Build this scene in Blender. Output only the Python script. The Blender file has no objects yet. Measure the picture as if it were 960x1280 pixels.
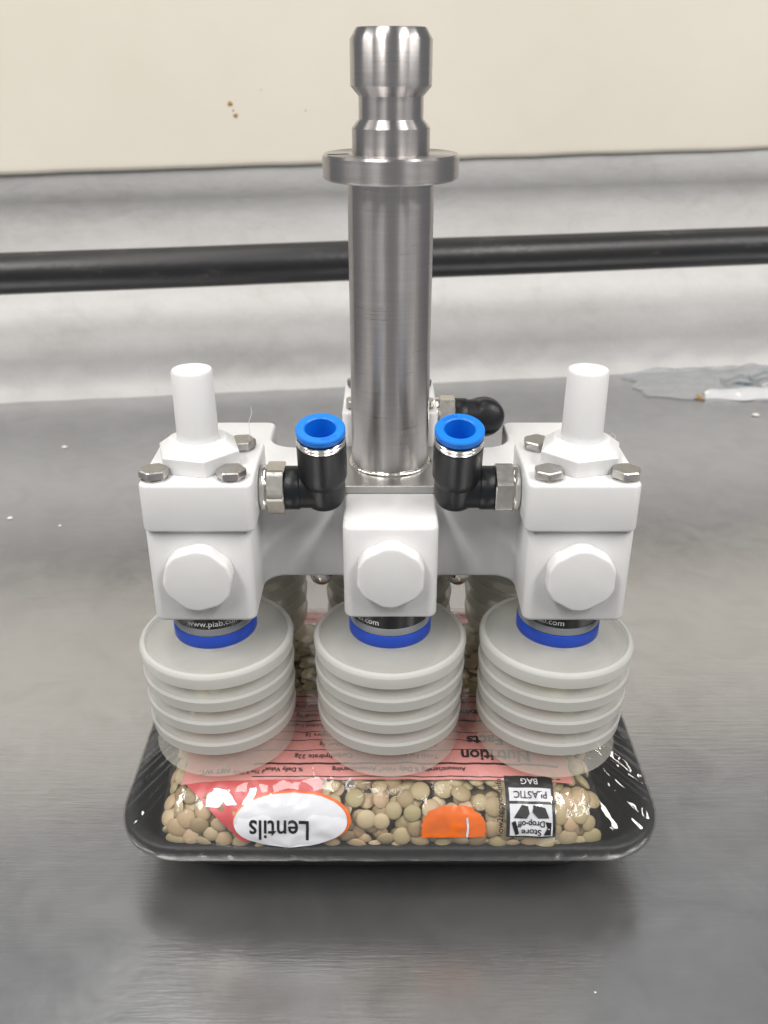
import bpy, bmesh, math, random
from mathutils import Vector, Matrix, noise
random.seed(7)
MM = 0.001
PI = math.pi
sc = bpy.context.scene
col = sc.collection

# ------------------------------------------------------------------ camera, world, lamps, exposure
cam_data = bpy.data.cameras.new('camera')
cam_data.sensor_fit = 'VERTICAL'
cam_data.sensor_height = 36.0
cam_data.lens = 36.0 * 1150 / 1280
cam_data.clip_start = 0.01
cam_data.clip_end = 50
cam_data.dof.use_dof = True
cam_data.dof.focus_distance = 0.285
cam_data.dof.aperture_fstop = 22
cam = bpy.data.objects.new('camera', cam_data)
col.objects.link(cam)
cam.location = (-0.002, -0.2865, 0.254)
cam.rotation_euler = (math.radians(90 - 26.3), 0, 0)
sc.camera = cam

world = bpy.data.worlds.new('World')
sc.world = world
world.use_nodes = True
wb = world.node_tree.nodes['Background']
wb.inputs[0].default_value = (0.96, 0.98, 1.0, 1)
wb.inputs[1].default_value = 0.28

def lamp(name, loc, rot, sx, sy, power, colr):
    d = bpy.data.lights.new(name, 'AREA')
    d.shape = 'RECTANGLE'; d.size = sx; d.size_y = sy
    d.energy = power; d.color = colr
    o = bpy.data.objects.new(name, d); col.objects.link(o)
    o.location = loc; o.rotation_euler = rot
    return o
# ceiling fluorescent fixtures of the room, then two added fill lamps, out of view
WARM = (1.0, 0.965, 0.92)
lamp('ceiling_or_fill_lamp', (-0.66, -0.95, 1.55), (0, 0, 0), 0.28, 1.3, 29, WARM)
lamp('ceiling_or_fill_lamp', (0.84, -0.98, 1.55), (0, 0, 0), 0.28, 1.3, 29, WARM)
lamp('ceiling_or_fill_lamp', (1.75, -0.55, 1.45), (0, 0, 0), 0.28, 1.3, 26, WARM)
lamp('ceiling_or_fill_lamp', (-1.75, -0.45, 1.45), (0, 0, 0), 0.28, 1.3, 26, WARM)  # added fill lamp at far left, brightens the rear cups through the side gaps

lamp('ceiling_or_fill_lamp', (-0.25, 0.12, 1.70), (0, 0, 0), 0.28, 1.3, 7, WARM)  # added weak overhead fill lamp, lifts the rear cups and top faces

sc.view_settings.view_transform = 'Standard'
sc.view_settings.look = 'None'
sc.view_settings.exposure = 0.0
sc.view_settings.gamma = 1
sc.cycles.max_bounces = 14
sc.cycles.transparent_max_bounces = 40
sc.cycles.transmission_bounces = 10
sc.cycles.diffuse_bounces = 8
sc.cycles.caustics_reflective = False
sc.cycles.caustics_refractive = False
sc.cycles.use_denoising = True

# ------------------------------------------------------------------ mesh helpers (millimetres in, metres out)
def empty(name, loc=(0, 0, 0), parent=None):
    o = bpy.data.objects.new(name, None); col.objects.link(o)
    o.empty_display_size = 0.01
    o.location = Vector(loc) * MM
    o.parent = parent
    return o

def link_mesh(name, me, mat, parent=None, loc=(0, 0, 0), rot=(0, 0, 0)):
    o = bpy.data.objects.new(name, me); col.objects.link(o)
    if mat is not None and not me.materials:
        me.materials.append(mat)
    o.location = Vector(loc) * MM; o.rotation_euler = rot; o.parent = parent
    return o

def mesh(name, verts, faces, mat, parent=None, loc=(0, 0, 0), rot=(0, 0, 0), angle=35, smooth=True):
    me = bpy.data.meshes.new(name)
    me.from_pydata([(x * MM, y * MM, z * MM) for x, y, z in verts], [], faces)
    bm = bmesh.new(); bm.from_mesh(me)
    bmesh.ops.remove_doubles(bm, verts=bm.verts, dist=1e-7)
    bmesh.ops.recalc_face_normals(bm, faces=bm.faces)
    bm.to_mesh(me); bm.free()
    if smooth:
        me.shade_smooth()
        if angle: me.set_sharp_from_angle(angle=math.radians(angle))
    return link_mesh(name, me, mat, parent, loc, rot)

def open_mesh(name, verts, faces, mat, parent=None):
    me = bpy.data.meshes.new(name)
    me.from_pydata([(x * MM, y * MM, z * MM) for x, y, z in verts], [], faces)
    me.shade_smooth()
    return link_mesh(name, me, mat, parent)

def lathe(profile, seg=72, a0=0.0):
    """profile: (r, z) list; closed to the axis wherever r == 0"""
    v, f, rows = [], [], []
    for r, z in profile:
        if r < 1e-6:
            rows.append([len(v)]); v.append((0, 0, z))
        else:
            rows.append(list(range(len(v), len(v) + seg)))
            for k in range(seg):
                a = a0 + 2 * PI * k / seg
                v.append((r * math.cos(a), r * math.sin(a), z))
    for A, B in zip(rows, rows[1:]):
        for k in range(seg):
            k2 = (k + 1) % seg
            if len(A) == 1 and len(B) == 1: continue
            if len(A) == 1: f.append((A[0], B[k], B[k2]))
            elif len(B) == 1: f.append((A[k], B[0], A[k2]))
            else: f.append((A[k], B[k], B[k2], A[k2]))
    return v, f

def along_x(v):      # turn a lathe about z into one about +x
    return [(z, y, -x) for x, y, z in v]
def along_y(v):      # ... about -y
    return [(x, -z, y) for x, y, z in v]

def round_poly(pts, n=6):
    """pts: (x, y, radius)"""
    out = []
    m = len(pts)
    for i in range(m):
        p = Vector(pts[i][:2]); a = Vector(pts[i - 1][:2]); b = Vector(pts[(i + 1) % m][:2]); r = pts[i][2]
        if r <= 0: out.append(p); continue
        u = (a - p).normalized(); w = (b - p).normalized()
        ang = u.angle(w); d = r / math.tan(ang / 2)
        c = p + (u + w).normalized() * (r / math.sin(ang / 2))
        s = p + u * d - c; e = p + w * d - c
        a0 = math.atan2(s.y, s.x); a1 = math.atan2(e.y, e.x)
        da = (a1 - a0 + PI) % (2 * PI) - PI
        for k in range(n + 1):
            t = a0 + da * k / n
            out.append(c + Vector((math.cos(t), math.sin(t))) * r)
    return [(p.x, p.y) for p in out]

def prism(name, outline, z0, z1, mat, parent=None, bevel=0.8, seg=3, loc=(0, 0, 0), rot=(0, 0, 0), angle=30):
    bm = bmesh.new()
    vs = [bm.verts.new((x * MM, y * MM, z0 * MM)) for x, y in outline]
    f = bm.faces.new(vs)
    r = bmesh.ops.extrude_face_region(bm, geom=[f])
    top = [e for e in r['geom'] if isinstance(e, bmesh.types.BMVert)]
    bmesh.ops.translate(bm, verts=top, vec=(0, 0, (z1 - z0) * MM))
    bmesh.ops.recalc_face_normals(bm, faces=bm.faces)
    if bevel:
        ed = [e for e in bm.edges if abs(e.verts[0].co.z - e.verts[1].co.z) < 1e-9]
        bmesh.ops.bevel(bm, geom=ed, offset=bevel * MM, segments=seg, profile=0.5, affect='EDGES', clamp_overlap=True)
    me = bpy.data.meshes.new(name); bm.to_mesh(me); bm.free()
    me.shade_smooth(); me.set_sharp_from_angle(angle=math.radians(angle))
    return link_mesh(name, me, mat, parent, loc, rot)

def rrect(hx, hy, r, cx=0, cy=0, n=6):
    return round_poly([(cx - hx, cy - hy, r), (cx + hx, cy - hy, r), (cx + hx, cy + hy, r), (cx - hx, cy + hy, r)], n)

def hexagon(R, a0=0.0, cap=None, n=6):
    """hexagon of corner radius R; with cap, its corners are turned off at radius cap"""
    if cap is None:
        return [(R * math.cos(a0 + k * PI / 3), R * math.sin(a0 + k * PI / 3)) for k in range(6)]
    ap = R * math.cos(PI / 6); out = []
    for k in range(72):
        a = 2 * PI * k / 72
        q = (a - a0) % (PI / 3) - PI / 6
        r = min(ap / math.cos(q), cap)
        out.append((r * math.cos(a), r * math.sin(a)))
    return out

def tube_path(path, radius, seg=24, caps=True):
    v, f, rows = [], [], []
    n = len(path); P = [Vector(p) for p in path]
    prev = None
    for i in range(n):
        t = (P[min(i + 1, n - 1)] - P[max(i - 1, 0)]).normalized()
        if prev is None:
            u = t.orthogonal().normalized()
        else:
            u = (prev - t * prev.dot(t)).normalized()
        prev = u
        w = t.cross(u)
        r = radius[i] if isinstance(radius, (list, tuple)) else radius
        rows.append(list(range(len(v), len(v) + seg)))
        for k in range(seg):
            a = 2 * PI * k / seg
            q = P[i] + (u * math.cos(a) + w * math.sin(a)) * r
            v.append(tuple(q))
    for A, B in zip(rows, rows[1:]):
        for k in range(seg):
            f.append((A[k], A[(k + 1) % seg], B[(k + 1) % seg], B[k]))
    if caps:
        f.append(tuple(reversed(rows[0]))); f.append(tuple(rows[-1]))
    return v, f

def text_tris(body, size=1.0, bold=0.0):
    cu = bpy.data.curves.new('t', 'FONT')
    cu.body = body; cu.size = size; cu.align_x = 'CENTER'; cu.align_y = 'CENTER'
    cu.offset = bold; cu.resolution_u = 3
    o = bpy.data.objects.new('t', cu); col.objects.link(o)
    bpy.context.view_layer.update()
    dg = bpy.context.evaluated_depsgraph_get()
    me = bpy.data.meshes.new_from_object(o.evaluated_get(dg))
    v = [tuple(p.co) for p in me.vertices]; f = [tuple(p.vertices) for p in me.polygons]
    bpy.data.objects.remove(o); bpy.data.curves.remove(cu); bpy.data.meshes.remove(me)
    return v, f

def tag(o, label=None, cat=None, group=None, kind=None):
    if label: o['label'] = label
    if cat: o['category'] = cat
    if group: o['group'] = group
    if kind: o['kind'] = kind
    return o

# ------------------------------------------------------------------ materials
def mat(name):
    m = bpy.data.materials.new(name); m.use_nodes = True
    nt = m.node_tree; b = nt.nodes['Principled BSDF']
    return m, nt, b
def N(nt, kind, **kw):
    n = nt.nodes.new(kind)
    for k, v in kw.items():
        if k in n.inputs.keys(): n.inputs[k].default_value = v
        else: setattr(n, k, v)
    return n
def L(nt, a, ao, b, bi):
    nt.links.new(a.outputs[ao], b.inputs[bi])
def ramp(nt, stops):
    r = nt.nodes.new('ShaderNodeValToRGB'); e = r.color_ramp.elements
    while len(e) < len(stops): e.new(0.5)
    for el, (p, c) in zip(e, stops):
        el.position = p; el.color = (*c, 1) if len(c) == 3 else c
    return r
def noise_tex(nt, scale, detail=4, rough=0.5, coord='Object', stretch=(1, 1, 1), dist=0.0):
    tc = nt.nodes.new('ShaderNodeTexCoord'); mp = nt.nodes.new('ShaderNodeMapping')
    mp.inputs['Scale'].default_value = stretch
    n = N(nt, 'ShaderNodeTexNoise', Scale=scale, Detail=detail, Roughness=rough, Distortion=dist)
    L(nt, tc, coord, mp, 'Vector'); L(nt, mp, 'Vector', n, 'Vector')
    return n
def bump(nt, b, tex, out, strength, dist, prev=None):
    bp = N(nt, 'ShaderNodeBump', Strength=strength, Distance=dist)
    L(nt, tex, out, bp, 'Height')
    if prev: L(nt, prev, 'Normal', bp, 'Normal')
    L(nt, bp, 'Normal', b, 'Normal')
    return bp

def white_plastic():
    m, nt, b = mat('white_acetal')
    n = noise_tex(nt, 60, 3)
    r = ramp(nt, [(0.3, (0.655, 0.655, 0.655)), (0.7, (0.69, 0.692, 0.695))])
    L(nt, n, 'Fac', r, 'Fac'); L(nt, r, 'Color', b, 'Base Color')
    b.inputs['Roughness'].default_value = 0.38
    b.inputs['Subsurface Weight'].default_value = 0.55
    b.inputs['Subsurface Radius'].default_value = (1.0, 0.92, 0.85)
    b.inputs['Subsurface Scale'].default_value = 0.0016
    b.inputs['Specular IOR Level'].default_value = 0.4
    n2 = noise_tex(nt, 900, 3, stretch=(1, 1, 0.15))
    bump(nt, b, n2, 'Fac', 0.12, 0.0002)
    return m
def steel(name, colr, rough, aniso=0.0, tangent_axis='Z', grain=0.0, stretch=(1, 1, 60), scale=250, rvar=0.1):
    m, nt, b = mat(name)
    b.inputs['Metallic'].default_value = 1.0
    n = noise_tex(nt, scale, 4, stretch=stretch)
    r = ramp(nt, [(0.25, tuple(c * 0.91 for c in colr)), (0.75, colr)])
    L(nt, n, 'Fac', r, 'Fac'); L(nt, r, 'Color', b, 'Base Color')
    mr = N(nt, 'ShaderNodeMapRange')
    mr.inputs['To Min'].default_value = rough - rvar; mr.inputs['To Max'].default_value = rough + rvar
    L(nt, n, 'Fac', mr, 'Value'); L(nt, mr, 'Result', b, 'Roughness')
    if aniso:
        b.inputs['Anisotropic'].default_value = aniso
        b.inputs['Anisotropic Rotation'].default_value = 0.25
        t = N(nt, 'ShaderNodeTangent'); t.direction_type = 'RADIAL'; t.axis = tangent_axis
        L(nt, t, 'Tangent', b, 'Tangent')
    if grain:
        bump(nt, b, n, 'Fac', grain, 0.0002)
    return m
def plain(name, colr, rough=0.4, spec=0.5, nscale=0, nstr=0.0, var=0.0, vscale=80, metallic=0):
    m, nt, b = mat(name)
    b.inputs['Base Color'].default_value = (*colr, 1)
    b.inputs['Roughness'].default_value = rough
    b.inputs['Specular IOR Level'].default_value = spec
    b.inputs['Metallic'].default_value = metallic
    if var:
        n = noise_tex(nt, vscale, 4)
        r = ramp(nt, [(0.3, tuple(c * (1 - var) for c in colr)), (0.7, tuple(min(1, c * (1 + var)) for c in colr))])
        L(nt, n, 'Fac', r, 'Fac'); L(nt, r, 'Color', b, 'Base Color')
    if nscale:
        n = noise_tex(nt, nscale, 3)
        bump(nt, b, n, 'Fac', nstr, 0.0005)
    return m
def silicone(name, clear, colr=(0.80, 0.79, 0.74), rough=0.33):
    """milky silicone: part of the light passes straight, the rest is scattered"""
    m, nt, b = mat(name)
    out = nt.nodes['Material Output']
    n = noise_tex(nt, 45, 3)
    r = ramp(nt, [(0.3, tuple(c * 0.95 for c in colr)), (0.7, colr)])
    L(nt, n, 'Fac', r, 'Fac')
    L(nt, r, 'Color', b, 'Base Color')
    b.inputs['Roughness'].default_value = rough
    b.inputs['Specular IOR Level'].default_value = 0.35
    tl = N(nt, 'ShaderNodeBsdfTranslucent'); L(nt, r, 'Color', tl, 'Color')
    tr = N(nt, 'ShaderNodeBsdfTransparent', Color=(0.97, 0.965, 0.93, 1))
    m1 = N(nt, 'ShaderNodeMixShader'); m1.inputs[0].default_value = 0.35
    L(nt, b, 0, m1, 1); L(nt, tl, 0, m1, 2)
    m2 = N(nt, 'ShaderNodeMixShader'); m2.inputs[0].default_value = clear
    L(nt, m1, 0, m2, 1); L(nt, tr, 0, m2, 2)
    L(nt, m2, 0, out, 'Surface')
    n2 = noise_tex(nt, 500, 3)
    bump(nt, b, n2, 'Fac', 0.14, 0.0004)
    return m
def film(name, haze=0.03, gloss=1.0, rough=0.06, bscale=120, bstr=0.3, stretch=(1, 1, 1), tint=(1, 1, 1), dist=0.0, ridged=False):
    """thin clear plastic: clear with a Fresnel gloss"""
    m, nt, b = mat(name)
    nt.nodes.remove(b)
    out = nt.nodes['Material Output']
    tr = N(nt, 'ShaderNodeBsdfTransparent', Color=(*tint, 1))
    gl = N(nt, 'ShaderNodeBsdfGlossy', Roughness=rough)
    df = N(nt, 'ShaderNodeBsdfDiffuse', Color=(0.8, 0.8, 0.8, 1))
    # two-sided Schlick reflectance, so that the sheet is the same from either side
    ge = N(nt, 'ShaderNodeNewGeometry')
    dt = N(nt, 'ShaderNodeVectorMath', operation='DOT_PRODUCT')
    ab = N(nt, 'ShaderNodeMath', operation='ABSOLUTE')
    om = N(nt, 'ShaderNodeMath', operation='SUBTRACT', use_clamp=True); om.inputs[0].default_value = 1.0
    pw = N(nt, 'ShaderNodeMath', operation='POWER'); pw.inputs[1].default_value = 5.0
    sk = N(nt, 'ShaderNodeMath', operation='MULTIPLY_ADD'); sk.inputs[1].default_value = 0.92; sk.inputs[2].default_value = 0.08
    mu = N(nt, 'ShaderNodeMath', operation='MULTIPLY', use_clamp=True); mu.inputs[1].default_value = gloss
    L(nt, ge, 'Incoming', dt, 1); nt.links.new(dt.outputs['Value'], ab.inputs[0]); L(nt, ab, 0, om, 1); L(nt, om, 0, pw, 0); L(nt, pw, 0, sk, 0); L(nt, sk, 0, mu, 0)
    n = noise_tex(nt, bscale, 4, 0.55, stretch=stretch, dist=dist)
    if ridged: n.noise_type = 'RIDGED_MULTIFRACTAL'; n.inputs['Detail'].default_value = 2.5
    bp = N(nt, 'ShaderNodeBump', Strength=bstr, Distance=0.002)
    L(nt, n, 'Fac', bp, 'Height'); L(nt, bp, 'Normal', gl, 'Normal'); L(nt, bp, 'Normal', dt, 0)
    m0 = N(nt, 'ShaderNodeMixShader'); m0.inputs[0].default_value = haze
    L(nt, tr, 0, m0, 1); L(nt, df, 0, m0, 2)
    m1 = N(nt, 'ShaderNodeMixShader')
    L(nt, mu, 0, m1, 0); L(nt, m0, 0, m1, 1); L(nt, gl, 0, m1, 2)
    L(nt, m1, 0, out, 'Surface')
    return m

M = {}
M['white'] = white_plastic()
M['turned'] = steel('turned_stainless', (0.47, 0.45, 0.445), 0.29, aniso=0.92, grain=0.04, rvar=0.04, stretch=(1, 1, 25), scale=60)
M['flat_steel'] = steel('brushed_plate', (0.55, 0.54, 0.53), 0.34, grain=0.08, stretch=(30, 1, 1), scale=120)
M['nickel'] = steel('nickel_plated', (0.70, 0.67, 0.62), 0.22, stretch=(1, 1, 1), scale=600, grain=0.05, rvar=0.07)
M['bolt_steel'] = steel('bolt_steel', (0.52, 0.50, 0.48), 0.30, stretch=(1, 1, 1), scale=500, grain=0.1)
M['chrome'] = steel('bright_ring', (0.80, 0.78, 0.74), 0.12, stretch=(1, 1, 1), scale=100, rvar=0.03)
M['black_poly'] = plain('black_polymer', (0.009, 0.010, 0.012), 0.38, 0.32, 1500, 0.12)
M['blue_ring'] = plain('blue_release_polymer', (0.004, 0.175, 0.68), 0.38, 0.5, var=0.06)
M['blue_hole'] = M['blue_ring']
M['blue_band'] = plain('blue_silicone', (0.012, 0.055, 0.40), 0.42, 0.4, var=0.08)
M['grey_band'] = plain('grey_rubber', (0.20, 0.21, 0.225), 0.5, 0.35, var=0.1)
M['sleeve'] = plain('black_label', (0.008, 0.008, 0.009), 0.25, 0.5, var=0.2)
M['print_white'] = plain('white_print', (0.72, 0.72, 0.73), 0.5, 0.3)
M['cup'] = silicone('milky_silicone_rim', 0.38, (0.81, 0.82, 0.80))
M['cup_thin'] = silicone('milky_silicone_membrane', 0.60, (0.69, 0.70, 0.69))
M['lip'] = silicone('clear_silicone_lip', 0.79, (0.84, 0.835, 0.80), 0.28)
M['foam'] = plain('black_foam', (0.011, 0.011, 0.012), 0.45, 0.35, 700, 0.5, var=0.25, vscale=400)

# ------------------------------------------------------------------ the setting: steel table, coved wall, cream panel
def table_material():
    m, nt, b = mat('worn_stainless_table')
    b.inputs['Metallic'].default_value = 0.92
    big = noise_tex(nt, 7, 5, 0.6, dist=0.6)
    mid = noise_tex(nt, 38, 6, 0.65, dist=1.2)
    fine = noise_tex(nt, 160, 5, 0.6, stretch=(1, 9, 1))
    scr = noise_tex(nt, 700, 2, 0.5, stretch=(0.06, 1, 1))
    mx = N(nt, 'ShaderNodeMix', data_type='RGBA', blend_type='MIX'); mx.inputs['Factor'].default_value = 0.4
    r1 = ramp(nt, [(0.30, (0.475, 0.475, 0.485)), (0.70, (0.56, 0.56, 0.57))])
    r2 = ramp(nt, [(0.36, (0.44, 0.44, 0.445)), (0.50, (0.53, 0.53, 0.535)), (0.66, (0.60, 0.60, 0.605))])
    L(nt, big, 'Fac', r1, 'Fac'); L(nt, mid, 'Fac', r2, 'Fac')
    L(nt, r1, 'Color', mx, 'A'); L(nt, r2, 'Color', mx, 'B')
    L(nt, mx, 'Result', b, 'Base Color')
    rr = ramp(nt, [(0.3, (0.17,) * 3), (0.72, (0.27,) * 3)])
    ad = N(nt, 'ShaderNodeMath', operation='MULTIPLY_ADD'); ad.inputs[1].default_value = 0.25
    L(nt, mid, 'Fac', ad, 0); L(nt, big, 'Fac', ad, 2)
    L(nt, ad, 0, rr, 'Fac'); L(nt, rr, 'Color', b, 'Roughness')
    b1 = bump(nt, b, fine, 'Fac', 0.07, 0.0006)
    b2 = bump(nt, b, scr, 'Fac', 0.12, 0.0003, b1)
    bump(nt, b, mid, 'Fac', 0.03, 0.002, b2)
    return m
M['table'] = table_material()
TZ = -8.0      # height of the table top
table = mesh('table_top', [(-1500, -1100, TZ), (1500, -1100, TZ), (1500, 900, TZ), (-1500, 900, TZ),
                           (-1500, -1100, TZ - 30), (1500, -1100, TZ - 30), (1500, 900, TZ - 30), (-1500, 900, TZ - 30)],
             [(0, 1, 2, 3), (7, 6, 5, 4), (0, 4, 5, 1), (1, 5, 6, 2), (2, 6, 7, 3), (3, 7, 4, 0)], M['table'], smooth=False)
tag(table, 'brushed stainless steel table top with scratches and smudges', kind='structure')

YAW = math.radians(8.3)
WALL0 = 512.0
def wall_point(s, o, z, tilt=0.0):
    """s along the wall, o out of it towards the viewer, z up"""
    return (s * math.cos(YAW) + o * math.sin(YAW), WALL0 + s * math.sin(YAW) - o * math.cos(YAW), z + s * tilt)

def wall_material():
    m, nt, b = mat('painted_cove')
    big = noise_tex(nt, 9, 5, 0.6, stretch=(1, 1, 2.5))
    mid = noise_tex(nt, 55, 5, 0.6, dist=0.5)
    mx = N(nt, 'ShaderNodeMath', operation='MULTIPLY_ADD'); mx.inputs[1].default_value = 0.5
    L(nt, mid, 'Fac', mx, 0); L(nt, big, 'Fac', mx, 2)
    r = ramp(nt, [(0.45, (0.66, 0.65, 0.635)), (0.68, (0.76, 0.755, 0.745)), (0.95, (0.82, 0.815, 0.81))])
    L(nt, mx, 0, r, 'Fac'); L(nt, r, 'Color', b, 'Base Color')
    b.inputs['Roughness'].default_value = 0.6
    b.inputs['Specular IOR Level'].default_value = 0.25
    b1 = bump(nt, b, mid, 'Fac', 0.13, 0.004)
    bump(nt, b, noise_tex(nt, 260, 4), 'Fac', 0.16, 0.0015, b1)
    return m
M['wall'] = wall_material()
prof = [(14, -10), (12, -5), (9, 0), (7, 6), (6.5, 12), (6.0, 18), (6.2, 24), (6.2, 30), (5.4, 37), (4.4, 44), (4.2, 50), (4.2, 57),
        (3.6, 64), (2.4, 72), (1, 82), (0, 95), (0, 108), (1, 122), (3, 136), (6, 147), (11, 156), (13, 159), (16, 166), (19, 174), (21, 183), (21.5, 200)]
NS = 240
v, f = [], []
for i in range(NS + 1):
    s = -620 + 1300 * i / NS
    for j, (o, z) in enumerate(prof):
        amp = 1.6 if j < 5 else 0.25
        q = noise.noise(Vector((s * 0.045, z * 0.06, 3.1))) * amp + noise.noise(Vector((s * 0.16, z * 0.2, 9))) * amp * 0.5
        v.append(wall_point(s, o + q, z, 0.0 if j < 5 else 0.010 * min(1, z / 120)))
m_ = len(prof)
for i in range(NS):
    for j in range(m_ - 1):
        a = i * m_ + j
        f.append((a, a + m_, a + m_ + 1, a + 1))
wall = open_mesh('wall', v, f, M['wall'])
tag(wall, 'off white painted wall base curving up behind the steel table', kind='structure')

def panel_material():
    m, nt, b = mat('cream_panel')
    n = noise_tex(nt, 6, 5, 0.6)
    r = ramp(nt, [(0.35, (0.745, 0.70, 0.605)), (0.65, (0.785, 0.74, 0.65))])
    L(nt, n, 'Fac', r, 'Fac'); L(nt, r, 'Color', b, 'Base Color')
    b.inputs['Roughness'].default_value = 0.45
    bump(nt, b, noise_tex(nt, 90, 3), 'Fac', 0.06, 0.002)
    return m
M['panel'] = panel_material()
pp = [(8, 179.6), (20.5, 179.6), (22.8, 180.4), (23.9, 182.4), (24, 183.2), (24, 186), (24, 200), (24, 420), (8, 420)]
v, f = [], []
for i in range(61):
    s = -620 + 1300 * i / 60
    for o, z in pp:
        w = noise.noise(Vector((s * 0.02, 4.4, 1))) * (0.7 if z < 190 else 0)
        v.append(wall_point(s, o, z + w, 0.018))
for i in range(60):
    for j in range(len(pp) - 1):
        a = i * len(pp) + j
        f.append((a, a + len(pp), a + len(pp) + 1, a + 1))
panel = mesh('wall_panel', v, f, M['panel'], wall)
panel['label'] = 'cream coloured smooth wall panel above the pipe'
M['stain'] = plain('brown_stain', (0.34, 0.20, 0.06), 0.6, 0.3, var=0.4, vscale=300)
for (s, z, r) in [(-122.5, 222.5, 2.6), (-119, 214.5, 2.2), (-120.5, 218, 1.0), (-66, 217.5, 0.7), (-99, 232, 0.6)]:
    vv = []
    for k in range(14):
        a = 2 * PI * k / 14; rr = r * (0.75 + 0.35 * noise.noise(Vector((math.cos(a) * 1.3, math.sin(a) * 1.3, s))))
        vv.append(wall_point(s + rr * math.cos(a), 24.15, z - 0.018 * s * 0 + rr * 0.9 * math.sin(a)))
    mesh('stain', vv + [wall_point(s, 24.5, z)], [(k, (k + 1) % 14, 14) for k in range(14)], M['stain'], wall)

# black pipe along the wall
def pipe_material():
    m, nt, b = mat('black_pipe_rubber')
    n = noise_tex(nt, 60, 6, 0.7, stretch=(0.35, 1, 1))
    r = ramp(nt, [(0.40, (0.010, 0.010, 0.012)), (0.58, (0.014, 0.014, 0.016)), (0.66, (0.05, 0.048, 0.046)), (0.76, (0.15, 0.145, 0.14))])
    L(nt, n, 'Fac', r, 'Fac'); L(nt, r, 'Color', b, 'Base Color')
    b.inputs['Roughness'].default_value = 0.38
    bump(nt, b, noise_tex(nt, 200, 4), 'Fac', 0.2, 0.001)
    return m
path = [wall_point(-620 + 1300 * i / 80, 100, 119 + 0.5 * noise.noise(Vector((i * 0.1, 0, 0))), 0.008) for i in range(81)]
v, f = tube_path(path, 14.4, 40)
pipe = mesh('pipe', v, f, pipe_material())
tag(pipe, 'black scuffed pipe running along the white wall behind the table', 'pipe')
for s in (-560, 600):      # the clips that carry it, out of view
    v, f = tube_path([wall_point(s, 0, 110, 0), wall_point(s, 100, 116, 0)], 4, 12)
    mesh('pipe_clip', v, f, M['bolt_steel'], pipe)

# ------------------------------------------------------------------ the gripper
G = tag(empty('vacuum_gripper'), 'white and stainless steel six cup vacuum gripper standing on the lentil bag', 'gripper')
ROWF, ROWB = -30.5, 29.5
COLS = (-57.5, 0.0, 57.0)
CUPS = (-57.5, 0.0, 55.2)
Z_LOW, Z_TOP = 97.0, 129.0

outline = round_poly([
    (-73, -45.5, 3), (-41.5, -45.5, 3), (-41.5, -18, 7), (-14.4, -18, 3), (-14.4, -43.8, 3), (14.4, -43.8, 3), (14.4, -18, 3),
    (41, -18, 7), (41, -45.5, 3), (72.5, -45.5, 3), (72.5, 44.5, 3.5), (43, 44.5, 3.5), (43, 19.5, 9), (16, 19.5, 6), (16, 46, 3),
    (-16, 46, 3), (-16, 19.5, 6), (-43, 19.5, 9), (-43, 44.5, 3.5), (-73, 44.5, 3.5)], 6)
manifold = prism('manifold', outline, Z_LOW, Z_TOP, M['white'], G, bevel=1.3)
manifold['label'] = 'thick white plastic manifold block with six lobes'
for x, y, a in ((-57.5, -45.5, 0.30), (0, -43.8, 0.48), (56.8, -45.5, 0.52)):
    o = prism('hex_plug', hexagon(11.6, a, 10.5), 0, 5.6, M['white'], G, bevel=0.9, loc=(x, y + 0.2, 114.3), rot=(PI / 2, 0, 0))

# mounting plate, shaft
plate = prism('mounting_plate', rrect(17.5, 20.5, 1.2), Z_TOP + 0.05, Z_TOP + 2.7, M['flat_steel'], G, bevel=0.25, seg=1)
SB = Z_TOP + 2.7
tube_p = [(12.8, SB), (12.8, 190), (12.85, 222)]
v, f = lathe([(0, SB)] + tube_p + [(0, 222)], 128)
shaft = mesh('shaft', v, f, M['turned'], G)
v, f = lathe([(0, 222)] + [(12.85, 222), (19.4, 222), (20, 222.6), (20, 228.4), (19.4, 229), (11.3, 229.02), (0, 229.02)], 128)
flange = mesh('flange', v, f, M['turned'], shaft)
v, f = lathe([(0, 229), (11.3, 229), (11.3, 235.9), (9.3, 238.3), (9.3, 244.2), (11.6, 246.8),
              (11.6, 258.5), (9.9, 261.3), (9.6, 261.5), (0, 261.5)], 128)
mesh('coupling_head', v, f, M['turned'], shaft)
# engraved slot on the flange top, weld at the foot
prism('flange_slot', rrect(3.2, 0.8, 0.7), 229.03, 229.12, M['sleeve'], shaft, bevel=0, loc=(-15.2, -3.5, 0), rot=(0, 0, 0.3))
wv, wf = [], []
for i in range(144):
    a = 2 * PI * i / 144
    rip = 0.05 * math.sin(a * 46) + 0.16 * noise.noise(Vector((math.cos(a) * 4, math.sin(a) * 4, 0)))
    for k in range(7):
        b_ = PI / 2 * k / 6
        r = 12.6 + (1.5 + rip) * math.cos(b_)
        wv.append((r * math.cos(a), r * math.sin(a), SB + (1.4 + rip) * math.sin(b_)))
for i in range(144):
    for k in range(6):
        p, q = i * 7 + k, ((i + 1) % 144) * 7 + k
        wf.append((p, q, q + 1, p + 1))
mesh('weld_bead', wv, wf, M['nickel'], shaft, angle=0)
for x, y in ((-14, 17), (14, 17)):
    prism('plate_screw', hexagon(3.4, 0.2, 3.2), SB, SB + 2.4, M['bolt_steel'], G, bevel=0.3, seg=1, loc=(x, y, 0))

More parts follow.
